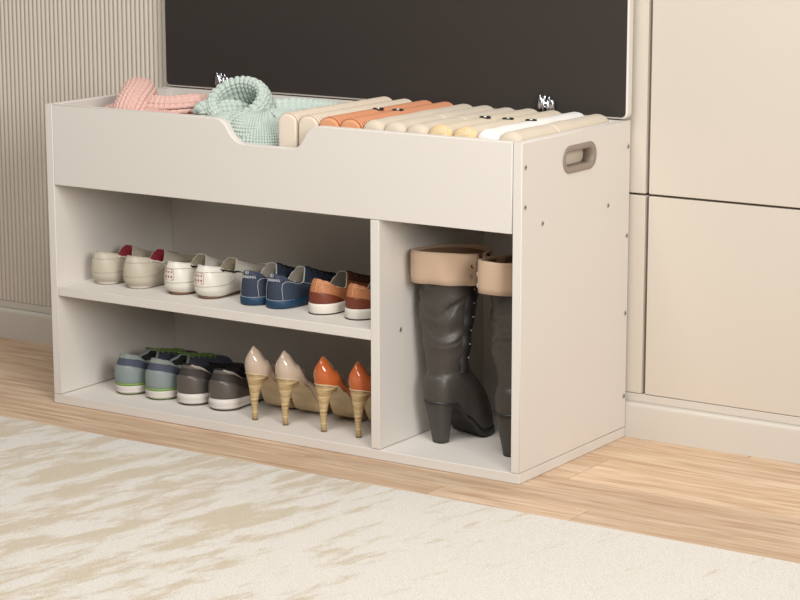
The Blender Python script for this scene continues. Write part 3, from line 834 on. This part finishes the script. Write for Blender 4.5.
for i, (x, m, rib, seam, zt, lab) in enumerate(specs):
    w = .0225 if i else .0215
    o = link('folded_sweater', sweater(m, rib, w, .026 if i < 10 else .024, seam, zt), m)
    o.location = (x, 0, 0); tag(o, lab, 'sweater', 'upright folded sweaters in the top compartment')
    if i in (2, 3, 7, 8): pass
    if i == 2: button(o, .005, .176, zt-.0005)
    if i == 3: button(o, -.002, .182, zt-.0005)
    if i == 6: button(o, .049, .1765, .5995) if False else None
    if i == 7: button(o, .003, .1765, zt-.0005)
    if i == 8: button(o, -.001, .1795, zt-.0005)
    if i == 9: button(o, -.003, .1825, zt-.0005)
    if i in (7, 8):
        # patterned end cap hugging the rounded front
        bm = sweater(m, 0, w+.0006, .0254, None, zt+.0006)
        geom = [v for v in bm.verts if v.co.y > .0400 or v.co.z < .50]
        bmesh.ops.delete(bm, geom=geom, context='VERTS')
        link('patterned_front', bm, YEL, o)

# ------------------------------------------------------------------ chunky knits
def knit_surface(bm, P, nu, nv, cols, rws, A, B, cu=False, cv=False):
    """P(u,v); cols stitch columns along u, rws rows along v, displaced into real stitches"""
    pts = [[P(i/nu, j/nv) for j in range(nv+(0 if cv else 1))] for i in range(nu+(0 if cu else 1))]
    n1 = len(pts); n2 = len(pts[0]); rows = []
    for i in range(n1):
        row = []
        for j in range(n2):
            a = pts[(i+1) % n1 if cu else min(i+1, n1-1)][j]-pts[(i-1) % n1 if cu else max(i-1, 0)][j]
            b = pts[i][(j+1) % n2 if cv else min(j+1, n2-1)]-pts[i][(j-1) % n2 if cv else max(j-1, 0)]
            n = a.cross(b); n = n.normalized() if n.length > 1e-14 else Vector((0, 0, 1))
            c = i/nu*cols; r = j/nv*rws
            fc = c-math.floor(c)
            tri = abs(fc-.5)*2
            d = A*(abs(sin(pi*c))**.6)+B*(abs(sin(pi*(r+.45*tri)))**.7)
            # gaps between stitches
            hole = max(0, cos(2*pi*c))**3*max(0, cos(2*pi*(r)))**2
            d -= hole*(A+B)*1.8
            row.append(pts[i][j]+n*d)
        rows.append(row)
    grid(bm, rows, cu=cu, cv=cv)
MINT = mat('mint_wool', (196, 208, 199), .9, bump=.4, scale=500, sheen=.1, var=.06)
PINK = mat('pink_wool', (224, 184, 172), .9, bump=.4, scale=500, sheen=.1, var=.06)
def lump(bm, c, h, rz=0, cell=.0095, A=.0024, B=.0030, e=.55, warp=0, seed=0, tilt=0):
    c = Vector(c); R = Matrix.Rotation(rz, 3, 'Z') @ Matrix.Rotation(tilt, 3, 'Y')
    def pw(x, p): return (abs(x)**p)*(1 if x > 0 else -1)
    def P(u, v):
        a = 2*pi*u; b = pi*(v-.5)*.995
        p = Vector((h[0]*pw(cos(b), e)*pw(cos(a), e), h[1]*pw(cos(b), e)*pw(sin(a), e), h[2]*pw(sin(b), .8)))
        p += p.normalized()*warp*noise.noise(p*18+Vector((seed, 0, 0)))
        return c+R @ p
    per = 4*(h[0]+h[1]); ver = 2*(h[2]+min(h[0], h[1])); cols = int(per/cell); rws = int(ver/cell)
    knit_surface(bm, P, cols*7, rws*6, cols, rws, A, B, cu=True)
def roll(bm, pts, r0, r1=None, cell=.0095, A=.0024, B=.0030, flat=1, seed=0):
    """knitted tube along a smooth path"""
    pts = [Vector(p) for p in pts]; n = len(pts)-1
    def C(v):
        x = v*n; i = min(int(x), n-1); t = x-i
        p0 = pts[max(i-1, 0)]; p1 = pts[i]; p2 = pts[i+1]; p3 = pts[min(i+2, n)]
        return .5*((2*p1)+(p2-p0)*t+(2*p0-5*p1+4*p2-p3)*t*t+(3*p1-p0-3*p2+p3)*t**3)
    L = sum((pts[i+1]-pts[i]).length for i in range(n))
    def P(u, v):
        c = C(v); t = (C(min(1, v+.01))-C(max(0, v-.01))).normalized()
        a = t.cross(Vector((0, 0, 1))).normalized(); b = t.cross(a)
        r = (r0 if r1 is None else lerp(r0, r1, v))
        e = sqrt(max(.0, 1-(2*abs(v-.5))**6)) if True else 1
        r = max(.001, r*e); q = 2*pi*u
        return c+a*cos(q)*r+b*sin(q)*r*flat
    cols = max(6, int(2*pi*r0/cell)); rws = int(L/cell)
    knit_surface(bm, P, cols*7, rws*6, cols, rws, A, B, cu=True)
# mint jumper
mint = empty('knitted_sweater', (-.66, .16, ZB+.012))
tag(mint, 'chunky mint green knitted sweater with rolled cowl neck heaped in the notch', 'sweater')
def local(o, root):
    o.location = -Vector(root.location); return o
bm = bmesh.new()
lump(bm, (-.655, .150, .518), (.122, .118, .066), 0, warp=.006, seed=3)
local(link('body', bm, MINT, mint), mint)
bm = bmesh.new(); roll(bm, [(-.70, .20, .572), (-.64, .24, .576), (-.590, .27, .572), (-.562, .308, .562)], .030, .025, flat=.85)
local(link('sleeve', bm, MINT, mint), mint)
bm = bmesh.new(); roll(bm, [(-.775, .11, .578), (-.755, .16, .580), (-.73, .22, .575)], .022, flat=.9)
local(link('sleeve', bm, MINT, mint), mint)
def cowl():
    bm = bmesh.new()
    c = Vector((-.708, .150, .593)); R = Matrix.Rotation(rad(33), 3, 'X') @ Matrix.Rotation(rad(6), 3, 'Y')
    N = 26
    def P(u, v):
        a = 2*pi*u; b = 2*pi*v
        hz = .021+.007*sin(a); th = .0085
        # rounded-rectangle section
        x = th*(abs(cos(b))**.8)*(1 if cos(b) > 0 else -1); z = hz*(abs(sin(b))**.75)*(1 if sin(b) > 0 else -1)
        flare = .010*(z/hz)
        R0x = .0510+.003*sin(2*a+1); R0y = .050+.002*sin(3*a)
        p = Vector(((R0x-flare*.3+x)*cos(a), (R0y-flare*.3+x)*sin(a), z))
        return c+R @ p
    nu, nv = N*9, 96
    pts = [[P(i/nu, j/nv) for j in range(nv)] for i in range(nu)]
    rows = []
    for i in range(nu):
        row = []
        for j in range(nv):
            a = pts[(i+1) % nu][j]-pts[i-1][j]; b = pts[i][(j+1) % nv]-pts[i][j-1]; n = a.cross(b).normalized()
            cc = i/nu*N; r = j/nv*16
            d = .0040*abs(sin(pi*cc))**.7+.0022*abs(sin(pi*(r+.45*abs((cc % 1)-.5)*2)))**.7
            d -= .006*max(0, cos(2*pi*cc))**3*max(0, cos(2*pi*r))**2
            row.append(pts[i][j]+n*d)
        rows.append(row)
    grid(bm, rows, cu=True, cv=True)
    return bm
bm = bmesh.new(); lump(bm, (-.625, .120, .553), (.060, .075, .036), rad(-25), warp=.004, seed=5)
local(link('shoulder', bm, MINT, mint), mint)
local(link('cowl_collar', cowl(), MINT, mint), mint)
# pink jumper
pink = empty('knitted_sweater', (-.90, .16, ZB+.012))
tag(pink, 'chunky pink knitted sweater heaped at the left end of the top compartment', 'sweater')
bm = bmesh.new(); lump(bm, (-.915, .170, .522), (.115, .140, .062), 0, warp=.008, seed=9)
local(link('body', bm, PINK, pink), pink)
bm = bmesh.new(); roll(bm, [(-1.00, .20, .584), (-.965, .165, .596), (-.935, .125, .593), (-.918, .085, .577), (-.91, .06, .555)], .034, .030)
local(link('collar', bm, PINK, pink), pink)
bm = bmesh.new(); roll(bm, [(-.915, .13, .574), (-.885, .115, .582), (-.855, .125, .582), (-.82, .165, .584), (-.80, .215, .578)], .022, flat=.9)
local(link('sleeve', bm, PINK, pink), pink)

# ------------------------------------------------------------------ camera
C = Vector((1.9014831, -3.2390812, 1.0839333)); yw, pt, rl, fp = .5851776, -.1999107, -.0013409, 2267.6789
f = Vector((-sin(yw)*cos(pt), cos(yw)*cos(pt), sin(pt))); rt = Vector((cos(yw), sin(yw), 0)); up = rt.cross(f)
r2 = rt*cos(rl)+up*sin(rl); u2 = -rt*sin(rl)+up*cos(rl)
M = Matrix((r2, u2, -f)).transposed().to_4x4(); M.translation = C
cd = bpy.data.cameras.new('camera'); cam = bpy.data.objects.new('camera', cd); COL.objects.link(cam)
cam.matrix_world = M; cd.sensor_width = 36; cd.lens = fp*36/800; cd.clip_start = .05; cd.clip_end = 50
S_.camera = cam

# ------------------------------------------------------------------ light
def area(name, loc, target, sx, sy, power, col):
    l = bpy.data.lights.new(name, 'AREA'); l.shape = 'RECTANGLE'; l.size = sx; l.size_y = sy; l.energy = power; l.color = col
    o = bpy.data.objects.new(name, l); COL.objects.link(o); o.location = loc
    o.rotation_euler = (Vector(target)-Vector(loc)).to_track_quat('-Z', 'Y').to_euler(); return o
area('overhead_softbox', (.2, -1.5, 2.55), (-.2, 0, .2), 1.8, 1.2, 60, (1, .975, .945))  # unseen softbox added overhead for soft light from above
area('side_softbox', (3.1, -2.35, 1.7), (-.2, .1, .3), 1.2, 1.5, 98, (1, .985, .965))  # unseen softbox added at the right to brighten the side panel
w = bpy.data.worlds.new('room'); S_.world = w; w.use_nodes = True
w.node_tree.nodes['Background'].inputs[0].default_value = (1, .985, .965, 1); w.node_tree.nodes['Background'].inputs[1].default_value = .15
S_.view_settings.view_transform = 'Standard'; S_.view_settings.look = 'None'; S_.view_settings.gamma = 1; S_.view_settings.exposure = .04
S_.view_settings.use_curve_mapping = False
